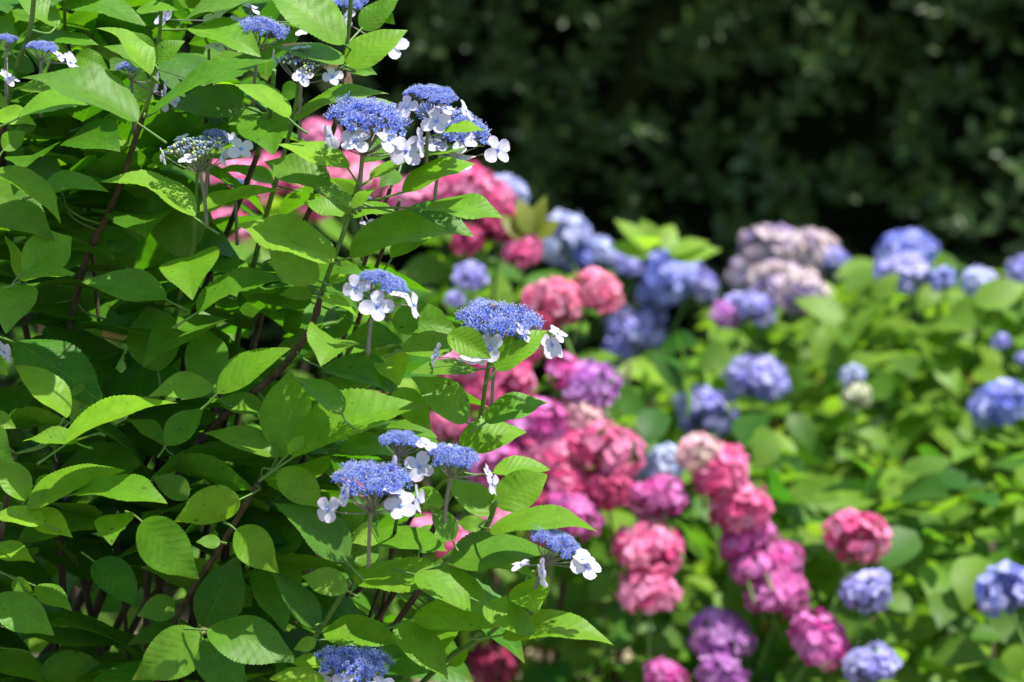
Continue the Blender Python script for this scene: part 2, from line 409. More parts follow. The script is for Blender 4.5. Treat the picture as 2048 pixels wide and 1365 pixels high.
class Mound:
    def __init__(s, cx, cy, rx, ry, h, p=2.4): s.c = np.array([cx, cy, 0]); s.r = np.array([rx, ry, h]); s.p = p
    def f(s, P): return float(np.sum(np.abs((P - s.c) / s.r) ** s.p))
    def hit(s, px, py):
        d = 3.6
        while d < 7.5:
            P = at(px, py, d)
            if P[2] > 0 and s.f(P) <= 1: return d
            d += .02
        # nearest approach
        ds = np.arange(3.6, 7.5, .02); k = int(np.argmin([s.f(at(px, py, q)) for q in ds]))
        return float(ds[k])

def bush(name, label, mound, heads, nleaf, bright, extra=None, nin=.35, group=None):
    root = tag(empty(name, tuple(mound.c)), label, 'shrub', group)
    # foliage
    A = Acc()
    def put(c, outward, L, tint):
        n0 = unit(np.array([0, 0, .85]) + outward * .55 + nrg.normal(0, .50, 3))
        d = outward * np.array([1, 1, .1]) + nrg.normal(0, .55, 3) + np.array([0, 0, -.15])
        d = unit(d - n0 * (d @ n0)); wd = np.cross(n0, d)
        leaf(A, c - d * L * .3, c + d * L * .7, wd, L * .30, n0, bend=.10, fold=.14, droop=.08, nu=7, nv=4, wave=.03, tint=tint)
    for i in range(nleaf):
        u = nrg.normal(0, 1, 3); u[2] = abs(u[2]) * 1.05 - .12
        if u[1] > 0 and rng.random() < .45: u[1] *= -1
        u = unit(u)
        k = (np.sum(np.abs(u) ** mound.p)) ** (-1 / mound.p)
        q = rng.uniform(.80, 1.0) if rng.random() > nin else rng.uniform(.4, .8)
        c = mound.c + u * k * mound.r * q
        if c[2] < .06: continue
        outw = unit(u / mound.r)
        dc = (c - CAM) @ FWD
        if any(np.linalg.norm(c - hp) < hr * 1.1 or (dc < (hp - CAM) @ FWD + .03 and np.linalg.norm((c - CAM) * ((hp - CAM) @ FWD) / dc + CAM - hp) < hr * .95 + .02) for hp, hr in HD): continue
        y = min(1, max(0, rng.gauss(bright, .25)))
        put(c, outw, rng.uniform(.065, .120), (y, rng.uniform(.75, 1.2), 1. if rng.random() < .012 else 0))
    if extra: extra(A)
    tag(part('foliage', A, [M_BLEAF], root), kind='stuff')
    # woody stems from the ground
    for i in range(9):
        B = Acc()
        th = rng.random() * 6.28; rr = rng.uniform(.35, .8)
        e = mound.c + np.array([math.cos(th) * mound.r[0] * rr, math.sin(th) * mound.r[1] * rr, mound.r[2] * rng.uniform(.6, .8)])
        b = mound.c + np.array([math.cos(th) * .12, math.sin(th) * .12, -.03])
        tube(B, [b, b * .6 + e * .4 + np.array([0, 0, .12]), e], .008, .004, 6)
        part('stem', B, [M_WOOD], root)
    for (px, py, dia, col, *o) in heads:
        d = o[0] if o else mound.hit(px, py) - .10
        P = at(px, py, d); r = dia * .5 * d / 3 / 2048 * (1.06 if col in 'PSMDRV' else 1.10 if col == 'F' else 1.03)
        h = link('flower_head', rng.choice(MOP), root, P - mound.c)
        h.scale = (r * rng.uniform(.95, 1.08), r * rng.uniform(.95, 1.08), r * rng.uniform(.92, 1.05))
        h.rotation_euler = (rng.gauss(.30, .2), rng.gauss(0, .22), rng.random() * 6.28)
        h.material_slots[0].link = 'OBJECT'; h.material_slots[0].material = PM[col]
    return root

def px_leaf(A, bx, by, tx, ty, w_, d, tint, tip=0., **kw):
    """leaf given by its base, tip and visible width in photo pixels at distance d"""
    P0 = at(bx, by, d); k = d / 3 / 2048
    ix, iy = tx - bx, -(ty - by)
    vis = math.hypot(ix, iy); real = max(vis * 1.02, w_ / .62)
    tilt = math.sqrt(max(0, real ** 2 - vis ** 2)) * (1 if iy > 0 else -1) + tip * vis
    a_im = RIGHT * ix + UP * iy
    axis = (a_im + FWD * tilt) * k
    p = unit(RIGHT * (-iy) + UP * ix)
    if p @ UP < 0: p = -p
    L = np.linalg.norm(axis); W = .30 * L
    c = min(1.0, w_ * k / (2 * W)); s_ = math.sqrt(1 - c * c)
    if kw.pop('under', False): s_ = -s_
    if abs(p @ UP) < .25 and rng.random() < .5: s_ = -s_
    wd = p * c + FWD * s_
    au = unit(axis); wd = unit(wd - au * (wd @ au))
    nr = np.cross(au, wd)
    if (s_ >= 0 and nr @ (UP * .9 - FWD * .6) < 0) or (s_ < 0 and nr @ UP < 0): nr = -nr
    leaf(A, P0, P0 + axis, wd, W, nr, tint=tint, **kw)
    return P0, au, nr, L

def rosette_blue(A):
    for q in ((1300, 505, 1228, 438, 34), (1308, 500, 1285, 437, 50), (1322, 500, 1350, 448, 48), (1335, 508, 1420, 484, 30), (1300, 515, 1215, 490, 36), (1340, 520, 1445, 500, 40)):
        px_leaf(A, *q, 5.45, (.95, 1.1, 0), nu=8, nv=4)
    for q in ((1690, 640, 1590, 600, 50), (1950, 610, 2060, 570, 60), (1900, 640, 1990, 600, 60), (1750, 600, 1800, 545, 40)):
        px_leaf(A, *q, 5.3, (.8, 1.0, 0), nu=8, nv=4)
def rosette_pink(A):
    for q in ((1060, 470, 1035, 395, 42), (1070, 470, 1092, 390, 36), (1055, 480, 1000, 430, 40), (1075, 480, 1120, 440, 30)):
        px_leaf(A, *q, 4.85, (1.0, .9, .35), nu=8, nv=4)

GRP = 'mophead hydrangea bushes in the garden bed'
BUSHES = []
BUSHES.append(('hydrangea_bush', 'tall pink mophead hydrangea glimpsed through gaps between the lacecap stems', Mound(-.62, 5.3, .60, .5, 1.42),
     [(640, 275, 80, 'P'), (700, 365, 130, 'S'), (625, 395, 110, 'P'), (470, 375, 135, 'P'), (455, 455, 90, 'P'), (195, 140, 75, 'M'), (350, 320, 60, 'P'), (585, 545, 70, 'P'),
      (300, 230, 60, 'M'), (180, 195, 60, 'M'), (540, 350, 90, 'P')],
     800, .35, None))
BUSHES.append(('hydrangea_bush', 'pink and magenta mophead hydrangea whose heads drift diagonally down through the middle', Mound(.03, 5.15, .58, .52, 1.20),
     [(925, 378, 130, 'P', 4.95), (975, 400, 100, 'P', 5.0), (830, 405, 120, 'P', 5.0), (1015, 385, 90, 'W', 5.2), (1000, 455, 110, 'D'), (1045, 505, 85, 'P'), (935, 480, 70, 'D'),
      (1110, 612, 130, 'S'), (1190, 588, 110, 'S'), (1085, 600, 80, 'S'), (940, 556, 75, 'L'), (910, 600, 45, 'L'), (958, 622, 50, 'L'),
      (905, 735, 100, 'P'), (1015, 765, 120, 'P'), (965, 795, 90, 'D'), (1175, 770, 115, 'V'), (1130, 745, 85, 'M'), (1200, 800, 60, 'V'),
      (905, 850, 95, 'P'), (1080, 850, 120, 'M'), (1155, 835, 105, 'R'), (1090, 915, 125, 'P'), (1000, 930, 115, 'M'), (1215, 905, 135, 'P'), (1212, 980, 110, 'D'),
      (1060, 1000, 90, 'D'), (1140, 1035, 115, 'M'), (985, 1035, 80, 'P'), (905, 1085, 90, 'P'), (1100, 1070, 90, 'D'), (850, 1060, 70, 'P'), (700, 985, 60, 'S'), (775, 1080, 40, 'S'),
      (1395, 905, 90, 'R'), (1320, 1000, 110, 'M'), (1275, 990, 60, 'M'), (1440, 950, 125, 'P'), (1485, 1020, 130, 'P'), (1455, 990, 80, 'P'), (1510, 1075, 100, 'M'), (1555, 1125, 100, 'M'), (1560, 1185, 115, 'M'), (1530, 1195, 80, 'M'),
      (1300, 1105, 140, 'P'), (1265, 1090, 80, 'P'), (1300, 1185, 120, 'P'), (1160, 890, 90, 'P'), (1480, 1090, 90, 'M'), (1040, 700, 80, 'D'), (960, 745, 85, 'P'), (1130, 965, 95, 'P'), (1500, 1140, 85, 'M'), (980, 1330, 110, 'D', 5.05), (1330, 1360, 95, 'M')],
     1300, .40, rosette_pink))
BUSHES.append(('hydrangea_bush', 'blue and faded mauve mophead hydrangea with lime green leaves against the dark hedge', Mound(.98, 5.95, 1.05, .65, 1.09, 2.8),
     [(1125, 480, 120, 'W'), (1165, 520, 80, 'B'), (1200, 505, 75, 'W'), (1250, 530, 60, 'L'), (1340, 555, 135, 'B'), (1310, 590, 80, 'B'), (1390, 565, 90, 'L'),
      (1270, 665, 110, 'L'), (1240, 705, 80, 'L'), (1305, 640, 60, 'L'),
      (1540, 500, 130, 'F'), (1500, 560, 90, 'F'), (1620, 505, 105, 'F'), (1550, 545, 120, 'F'), (1560, 580, 125, 'F'), (1610, 590, 95, 'F'), (1580, 520, 100, 'F'), (1662, 525, 85, 'L'), (1510, 620, 85, 'L'), (1450, 630, 65, 'V'), (1475, 615, 70, 'L'),
      (1815, 510, 125, 'B'), (1800, 545, 100, 'L'), (1885, 562, 60, 'B'), (1960, 568, 75, 'W'), (2050, 545, 80, 'L'),
      (1510, 760, 115, 'L'), (1535, 775, 85, 'L'), (1410, 825, 125, 'L'), (2005, 810, 115, 'B'), (1705, 755, 55, 'W'), (1712, 797, 65, 'C'), (2003, 685, 42, 'L'), (2050, 720, 40, 'L')],
     4200, .72, rosette_blue))
BUSHES.append(('hydrangea_bush', 'low mophead hydrangea with red, violet and blue heads in the lower right corner', Mound(.78, 4.9, .55, .45, .86),
     [(1710, 1075, 132, 'P'), (1730, 1190, 105, 'L'), (1755, 1160, 50, 'L'), (2010, 1185, 130, 'B'), (1440, 1275, 130, 'V'), (1640, 1285, 125, 'M'), (1445, 1355, 110, 'V'),
      (1745, 1335, 105, 'L'), (1320, 940, 105, 'W')],
     1100, .5, None))

HD = []                                                # heads sit proud of the leaves around them
for _n, _l, mo, hs, *_ in BUSHES:
    for (px, py, dia, col, *o) in hs:
        d = o[0] if o else mo.hit(px, py) - .10
        HD.append((at(px, py, d), dia * .5 * d / 3 / 2048 * (1.06 if col in 'PSMDRV' else 1.10 if col == 'F' else 1.03)))
for bspec in BUSHES: bush(*bspec, group=GRP)

# ------------------------------------------------------------------ the lacecap hydrangea in front
BX = np.array([-.42, 3.12, 0.])
lace = tag(empty('lacecap_hydrangea', tuple(BX)), 'large lacecap hydrangea shrub with broad serrated leaves and flat blue heads ringed by white florets', 'shrub')

REG = {'A': (0, 0, 2.9257), 'B': (500, 0, 2.9257), 'C': (0, 450, 2.9257), 'D': (500, 450, 2.9257), 'E': (0, 899, 2.9257), 'F': (500, 899, 2.7307)}
# region, base x,y, tip x,y, visible width, layer (0 front .. 2 back), yellowness 0..9, flags
LEAVES = '''
A 300 -60 860 160 190 1 2
A 1500 -40 1040 170 160 1 3
A 2015 260 1520 -70 250 0 4
A 215 230 590 275 100 1 2
A 880 440 545 155 110 0 6
A 890 370 745 175 140 0 4
A 905 370 1078 238 110 0 4
A 850 420 590 265 90 1 2
A 805 715 110 450 210 0 1
A 895 665 1590 340 140 0 2
A 360 585 40 530 75 1 5
A 100 690 600 612 120 0 4
A -60 690 218 738 110 0 5
A 840 600 640 330 180 2 1
A 1420 620 1000 650 200 1 2
A 1690 690 1240 482 100 0 6
A 1715 712 2275 545 115 0 5
A 1560 660 1640 940 320 1 2
A 2045 985 1620 842 130 0 7
A 1930 1080 1535 940 180 0 3
A 1140 1270 560 1065 115 0 6
A 1170 1240 1668 1105 110 0 5
A 1090 1507 930 1050 330 1 3
A 300 1130 190 860 210 1 1
A 350 1130 720 950 150 1 1
A 230 1130 650 1130 130 0 2
A -40 1000 378 1318 150 0 4
A -120 1090 345 1420 280 0 2
A 480 740 745 720 100 2 2
A 770 850 470 885 95 1 5
A 340 160 60 -30 120 1 3
A 800 60 1050 70 80 1 4
A 1090 170 1540 350 140 1 3
A 2010 375 1540 262 115 0 3
A 1530 660 1330 730 90 2 4
A 950 470 1300 350 120 2 2
A 1230 460 1090 600 140 2 3
A 1740 560 1640 500 120 2 2
A 1150 930 1430 930 80 1 4
A 1600 1080 1200 1030 75 2 7
A 200 420 -60 330 120 1 2
A 60 300 -80 60 150 1 2
A 420 330 640 420 120 2 2
A -60 560 60 640 90 1 4
A 20 880 130 760 120 1 3
B 570 390 920 166 190 0 4
B 650 170 880 -30 150 1 3
B 585 415 745 440 75 1 3
B 850 700 670 575 90 2 3
B 700 1040 1380 850 95 0 5
B 890 1130 1320 955 125 0 4
B 850 830 650 960 130 2 2
B 1130 770 1375 770 70 0 6
B 1030 1215 1480 1282 130 0 3
B 880 1250 1310 1390 170 1 2
B 860 1000 760 1110 140 2 2
B 590 1250 320 1060 100 0 6
B 600 1220 455 1105 70 0 5
B 600 1220 740 1100 70 0 5
B 560 1270 300 1190 90 1 4
B 600 1270 880 1270 85 1 4
B 600 1200 480 1050 110 1 6
B 760 60 850 150 80 1 3
B 30 560 190 680 70 1 5
C 1110 185 1182 450 345 0 5
C 975 435 465 335 165 0 2
C 1150 510 1740 325 150 0 2
C 130 280 380 60 250 0 3
C 130 355 90 640 250 0 3
C 110 330 440 285 75 0 3
C 120 330 10 60 55 0 4
C 925 860 815 470 310 1 2
C 1215 960 1170 600 270 1 2
C 1270 985 1700 722 170 0 4
C 1250 955 880 1005 145 0 4
C 90 685 640 1060 250 1 0
C 390 1130 65 825 120 0 5
C 420 1150 545 925 200 0 4
C 375 1285 1025 1045 135 0 6
C 320 1310 250 1050 120 1 3
C 450 1275 115 1272 90 0 5
C 1545 1100 1250 1030 110 1 5
C 1640 1320 1680 855 290 0 4
C 1660 1363 1630 1150 120 0 7
C 1690 1340 1780 1230 85 0 8
C 1630 1360 1185 1222 130 0 5
C 970 1290 1180 1080 160 1 2
C 960 1290 720 1140 75 1 3
C 460 850 720 730 170 2 0
C 600 660 450 650 70 2 6
C -60 760 60 880 110 0 5
C -80 1120 100 1190 100 0 5
C -100 1220 120 1390 200 0 2
C 620 560 960 480 200 2 0
C 200 520 560 580 160 2 0
D 490 220 -90 -10 195 0 7
D 400 330 95 95 230 0 7
D 585 190 1170 45 190 0 4
D 820 195 1230 10 125 1 3
D 430 350 590 295 55 0 8
D 500 670 445 825 300 0 4
D 520 665 500 470 170 2 2
D 830 560 1215 625 200 1 2
D 560 680 900 690 140 1 1
D 885 730 1255 692 145 0 4
D 1160 640 1412 785 160 0 6
D 1440 850 1745 618 165 0 4
D 1330 850 940 870 85 0 4
D 1265 1160 935 890 190 0 4
D 1375 1155 1750 1045 130 0 2
D 1225 1290 1620 1215 185 0 5
D 430 840 900 1030 170 1 1
D 850 960 1060 1200 160 0 5
D 830 750 880 940 200 1 8
D 610 1060 820 990 75 1 0 b
D 800 1180 1100 1245 100 1 3
D 520 1300 870 1363 120 1 3
D 790 780 590 790 115 1 4
D 245 1360 1030 1068 230 0 4
D 540 1110 255 890 130 0 3
D 360 450 -10 425 150 1 2
D 360 420 165 410 85 0 6
D 415 420 635 545 65 0 6
E 1405 295 1025 420 215 0 8 u
E 1100 290 885 160 130 1 3
E 160 350 720 130 150 0 5
E 440 255 1000 310 130 0 3
E 150 300 -20 50 150 0 5
E 205 215 320 160 75 0 5
E 260 435 -60 400 100 0 7
E 190 365 435 515 140 0 7
E 105 550 660 460 120 1 3
E 680 380 700 540 220 0 4
E 830 420 1175 755 290 0 3
E 1380 470 1640 720 215 0 5
E 1290 540 1150 540 75 0 5
E 1630 125 1900 350 190 0 8
E -60 590 220 660 110 0 6
E 80 760 210 855 95 0 5
E 210 800 430 940 105 0 3
E -40 870 325 1085 200 0 2
E 555 655 820 940 190 1 0
E 1020 890 820 960 150 1 2
E 1180 1075 785 1338 290 0 4
E 1215 1055 1745 1235 225 0 3
E 1190 1040 1400 610 280 1 0
E 1180 1120 1480 1420 270 0 2
E 200 1363 660 1340 190 1 2
E 1130 1050 755 1140 130 1 2
F 530 770 275 700 140 0 6
F 530 610 120 300 190 0 1
F 545 700 620 500 200 1 3
F 560 690 1160 700 160 0 5
F 900 680 1325 915 180 0 4
F 890 915 1370 965 150 0 5
F 1285 840 1580 1045 150 0 5
F 1380 1010 1985 1062 145 0 5
F 1090 610 1690 590 175 0 3
F 1100 620 1560 700 110 0 5
F 1310 440 1895 442 125 0 5
F 1330 130 1640 115 90 1 5
F 1345 310 1625 145 200 0 5
F 1330 360 1065 170 150 0 4
F 1110 500 990 320 115 0 3
F 1290 420 1130 400 85 1 4
F 1500 720 1565 865 235 0 5
F 400 1010 835 1058 140 0 4
F 360 1040 240 1090 80 0 7
F 710 1070 890 1090 120 1 1
F 1020 900 1080 1100 280 1 3
F 800 960 1085 1250 175 0 4
F 1090 1180 1200 1075 85 1 5
F 690 430 540 500 130 0 7
F 890 240 1080 310 90 0 5
F 490 1220 200 1165 55 0 7
F 370 980 90 660 130 1 1
F 420 1290 100 1260 60 0 7
F 920 560 1060 420 150 1 3
F 640 420 480 300 130 1 3
'''
# stems: pixel polylines with distances; the last point is run on down to the foot of the shrub
STEMPTS = []
def stem(pts, r0, r1, mat, foot=None, d0=3.03, d1=None):
    k = len(pts); d1 = d0 + .06 if d1 is None else d1
    P = [at(x, y, d0 + (d1 - d0) * i / max(1, k - 1)) for i, (x, y) in enumerate(pts)]
    Q = np.array(P); STEMPTS.extend(np.concatenate([Q[q] + (Q[q + 1] - Q[q]) * np.linspace(0, 1, 12)[:, None] for q in range(len(Q) - 1)]).tolist())
    if foot is not None and mat is not M_GSTEM: P += [P[-1] * .5 + np.array(foot) * .5, np.array(foot)]
    B = Acc(); tube(B, P, r0 * .85, r1 * .8, 8, knots=(mat is M_WOOD))
    o = part('stem', B, [mat], lace)
    if foot is not None and mat is M_GSTEM:            # older wood below the green shoot
        d_ = unit(P[-1] - P[-2]); f_ = np.array(foot)
        B = Acc(); tube(B, [P[-1] - d_ * .006, P[-1] + d_ * .04 + np.array([0, .03, 0]), P[-1] * .5 + f_ * .5 + np.array([0, .06, 0]), f_], r1 * .85, r1 * 1.2, 8, knots=True)
        part('stem', B, [M_WOOD], lace)
    return o
FT = lambda: (BX[0] + rng.uniform(-.14, .16), BX[1] + rng.uniform(.0, .22), -.03)
stem([(705, 395), (695, 440), (665, 525), (643, 585)], .0026, .0032, M_GSTEM, d0=2.95, d1=2.97)
stem([(643, 585), (628, 640), (600, 690), (555, 745), (490, 800), (420, 860), (340, 980)], .0036, .0052, M_WOOD, FT(), 2.97, 3.15)
stem([(310, 120), (305, 165), (290, 225)], .0030, .0032, M_GSTEM, d0=2.98, d1=3.0)
stem([(290, 225), (275, 265), (248, 350), (215, 430), (180, 500), (150, 600)], .0033, .0048, M_WOOD, FT(), 3.0, 3.15)
stem([(600, 145), (588, 230), (570, 300), (556, 350)], .0022, .0030, M_GSTEM, d0=2.98)
stem([(556, 350), (530, 440), (500, 560), (470, 700)], .0030, .0040, M_GSTEM, FT(), 3.04, 3.25)
stem([(548, 140), (540, 225), (515, 310)], .0028, .0032, M_GSTEM, d0=3.03)
stem([(515, 310), (480, 400), (450, 475), (415, 560), (380, 650)], .0034, .0046, M_WOOD, FT(), 3.09, 3.3)
stem([(703, -60), (700, 30), (693, 95), (690, 140)], .0028, .0030, M_GSTEM, d0=2.98)
stem([(690, 140), (680, 210), (655, 300), (620, 420), (560, 540), (520, 640)], .0030, .0046, M_WOOD, FT(), 3.02, 3.3)
stem([(725, 285), (720, 350), (706, 400)], .0020, .0024, M_GSTEM, d0=2.97)
stem([(396, 320), (390, 430), (385, 505), (362, 590), (345, 660), (330, 760), (318, 850)], .0020, .0042, M_GSTEM, FT(), 3.0, 3.2)
stem([(985, 690), (975, 745), (958, 850), (930, 930), (890, 1010)], .0024, .0034, M_GSTEM, d0=2.96, d1=3.08)
stem([(890, 1010), (840, 1110), (760, 1230), (690, 1365)], .0034, .0046, M_WOOD, FT(), 3.08, 3.2)
stem([(1085, 1110), (1062, 1160), (1025, 1222), (985, 1262), (900, 1315), (830, 1380)], .0020, .0038, M_GSTEM, FT(), 2.95, 3.1)
stem([(992, 1005), (975, 1050), (935, 1090), (890, 1125)], .0028, .0034, M_GSTEM, d0=2.96)
stem([(890, 1125), (840, 1180), (790, 1250), (740, 1320), (690, 1420)], .0036, .0046, M_WOOD, FT(), 3.02, 3.15)
stem([(523, 954), (470, 1045), (425, 1120), (370, 1205), (330, 1290)], .0030, .0040, M_WOOD, FT(), 2.97, 3.1)
stem([(31, 908), (18, 970), (8, 1040)], .0028, .0032, M_WOOD, d0=2.94)
stem([(8, 1040), (-20, 1200)], .0032, .0040, M_WOOD, FT(), 2.96)
stem([(700, 1165), (668, 1215), (630, 1275), (600, 1325)], .0030, .0034, M_GSTEM, FT(), 2.98)
stem([(744, 985), (735, 1030), (722, 1075)], .0020, .0024, M_GSTEM, FT(), d0=2.97)
stem([(905, 930), (885, 965), (858, 995)], .0018, .0022, M_GSTEM, FT(), d0=3.0)
stem([(812, 900), (808, 960), (790, 1060)], .0018, .0024, M_GSTEM, FT(), d0=3.02)
stem([(765, 575), (740, 640), (700, 700), (650, 790), (600, 870)], .0018, .0036, M_GSTEM, FT(), 3.0, 3.2)
stem([(820, 690), (760, 760), (700, 810), (640, 880)], .0022, .0032, M_GSTEM, FT(), 3.05, 3.2)
stem([(735, 1300), (720, 1365)], .0020, .0026, M_GSTEM, FT(), 2.96)
stem([(700, 1340), (690, 1420)], .0020, .0024, M_WOOD, FT(), 2.98)
stem([(350, 870), (300, 980), (250, 1078), (200, 1200), (140, 1365)], .0060, .0070, M_WOOD, FT(), 3.3)
stem([(300, 900), (255, 1000), (215, 1085), (150, 1220), (60, 1365)], .0055, .0062, M_WOOD, FT(), 3.32)
stem([(400, 900), (350, 1010), (305, 1110), (235, 1250), (180, 1380)], .0048, .0056, M_WOOD, FT(), 3.36)
stem([(440, 960), (395, 1050), (345, 1140), (280, 1230), (220, 1365)], .0045, .0050, M_WOOD, FT(), 3.4)
stem([(470, 700), (400, 900), (330, 1120)], .0040, .0050, M_WOOD, FT(), 3.3)
stem([(70, -30), (60, 60), (35, 130), (10, 230)], .0030, .0036, M_GSTEM, FT(), 2.98, 3.1)
stem([(128, -20), (130, 60)], .0020, .0022, M_GSTEM, FT(), 3.05)
stem([(325, -40), (320, 60), (310, 130)], .0022, .0028, M_GSTEM, d0=3.02)
stem([(415, 40), (418, 130), (412, 215)], .0018, .0022, M_GSTEM, FT(), 3.1)
stem([(130, 1270 - 60), (100, 1365)], .004, .005, M_WOOD, FT(), 3.3)
stem([(735, 1165), (705, 1190)], .0032, .0034, M_WOOD, None, 3.05)
stem([(800, 400), (765, 500), (740, 570)], .0026, .0030, M_WOOD, FT(), 3.1)
stem([(780, 380), (748, 470), (700, 620)], .0026, .0030, M_WOOD, FT(), 3.12)

STEMPTS = np.array(STEMPTS)
traced = []
for ln in LEAVES.strip().splitlines():
    q = ln.split(); rx, ry, sc = REG[q[0]]
    bx, by, tx, ty = [float(v) / sc for v in q[1:5]]; w_ = float(q[5]) / sc * 1.06
    lay = int(q[6]); yel = min(1, int(q[7]) / 7.5); fl = q[8] if len(q) > 8 else ''
    traced.append((bx + rx, by + ry, tx + rx, ty + ry, w_, lay, yel, fl))
order = sorted(range(len(traced)), key=lambda i: -math.hypot(traced[i][2] - traced[i][0], traced[i][3] - traced[i][1]) * traced[i][4] * (1 if traced[i][5] < 2 else .3))
own = set(order[:98])
rest = Acc()
for i, (bx, by, tx, ty, w_, lay, yel, fl) in enumerate(traced):
    A = Acc()
    d = 2.93 + lay * .12 + rng.uniform(-.05, .05)
    # parts of the shrub nearer the right edge stand a little behind the left ones
    tint = (min(1, max(0, yel + rng.gauss(0, .05))), rng.uniform(.85, 1.12), 1. if 'b' in fl else 0.)
    P0, au, nr, L = px_leaf(A, bx, by, tx, ty, w_, d, tint, tip=rng.uniform(-.12, .12), under='u' in fl, bend=rng.uniform(.03, .17), fold=rng.uniform(.04, .32), asym=rng.gauss(0, .07),
            droop=rng.uniform(.0, .16), nu=52, nv=8, teeth=.026, wave=rng.uniform(.02, .07), twist=rng.gauss(0, .3), pa=rng.uniform(.58, .74), pb=rng.uniform(.90, 1.12))
    # petiole: bends back to the nearest shoot when one is close, else runs into the shrub
    off = STEMPTS - P0
    cost = np.linalg.norm(off * np.array([1, .6, 1]), axis=1) - .35 * (off @ (-au)) + .25 * np.maximum(0, off[:, 2])
    near = STEMPTS[int(np.argmin(cost))]; dist = np.linalg.norm(near - P0)
    if dist < .075: e = near
    else: e = P0 + unit(-au + np.array([0, .25, -.35])) * L * .28
    mid = P0 * .5 + e * .5 - au * np.linalg.norm(e - P0) * .16 - nr * .002
    tube(A, [P0 + au * L * .03, mid, e], .0010, .0014, 6, mat=1)
    if i in own: part('leaf', A, [M_LEAF, M_GSTEM], lace)
    else: rest.merge(A)

# leaves filling the inside, the top beyond the frame and the sides of the shrub
def edge_x(y):
    return float(np.interp(y, [-300, 0, 100, 200, 330, 450, 520, 600, 700, 800, 900, 1000, 1100, 1200, 1280, 1365, 1900],
                           [560, 640, 690, 640, 690, 760, 720, 800, 850, 880, 880, 900, 960, 940, 930, 860, 700]))
def free_leaf(P, L, yaw, pitch, tint, nu=18, nv=4):
    d = np.array([math.cos(yaw) * math.cos(pitch), math.sin(yaw) * math.cos(pitch), math.sin(pitch)])
    side = unit(np.cross([0, 0, 1], d)); nr = unit(np.cross(d, side)); rl = rng.gauss(0, .3)
    wd = side * math.cos(rl) + nr * math.sin(rl); nr = unit(np.cross(d, wd))
    leaf(rest, P, P + d * L, wd, L * .29, nr, bend=rng.uniform(.03, .16), fold=rng.uniform(.05, .3), droop=rng.uniform(.02, .16), twist=rng.gauss(0, .3), asym=rng.gauss(0, .06), nu=nu, nv=nv, wave=.03, tint=tint, teeth=.03)
def node(P, L, yel, nu=18):
    y0 = rng.random() * 6.28
    for k in range(2):
        yaw = y0 + k * math.pi + rng.gauss(0, .2); 
        free_leaf(P + np.array([math.cos(yaw), math.sin(yaw), .3]) * L * .15, L * rng.uniform(.85, 1.1), yaw, rng.gauss(-.15, .3), (min(1, max(0, rng.gauss(yel, .12))), rng.uniform(.8, 1.1), 1. if rng.random() < .015 else 0), nu)
GAPS = ((430, 455), (470, 370), (640, 270), (640, 390), (700, 350), (200, 140), (560, 190), (480, 270), (800, 410), (860, 740), (900, 850), (690, 985), (930, 1080), (240, 1230), (350, 1180))
cnt = 0
while cnt < 330:
    y = rng.uniform(-40, 1500); x = rng.uniform(-260, 900)
    if x > edge_x(y) - 110 or any(math.hypot(x - a, y - b) < 85 for a, b in GAPS): continue
    dd = rng.uniform(3.12, 3.6) if cnt % 3 else rng.uniform(3.06, 3.2)
    node(at(x, y, dd), rng.uniform(.085, .14), .15); cnt += 1
for _ in range(42):        # crown of the shrub above the picture
    y = rng.uniform(-330, -60); x = rng.uniform(-350, 430)
    node(at(x, y, rng.uniform(3.3, 3.8)), rng.uniform(.09, .13), .3)
for _ in range(30):         # left side beyond the picture
    node(at(rng.uniform(-620, -100), rng.uniform(200, 1700), rng.uniform(3.1, 3.6)), rng.uniform(.09, .13), .3, 12)
for _ in range(60):         # below the picture and the far side
    node(at(rng.uniform(-400, 900), rng.uniform(1430, 2200), rng.uniform(2.95, 3.6)), rng.uniform(.09, .13), .25, 12)
for _ in range(60):
    node(at(rng.uniform(-500, 600), rng.uniform(-100, 1900), rng.uniform(3.6, 3.85)), rng.uniform(.09, .13), .3, 12)
tag(part('foliage', rest, [M_LEAF, M_GSTEM], lace), kind='stuff')

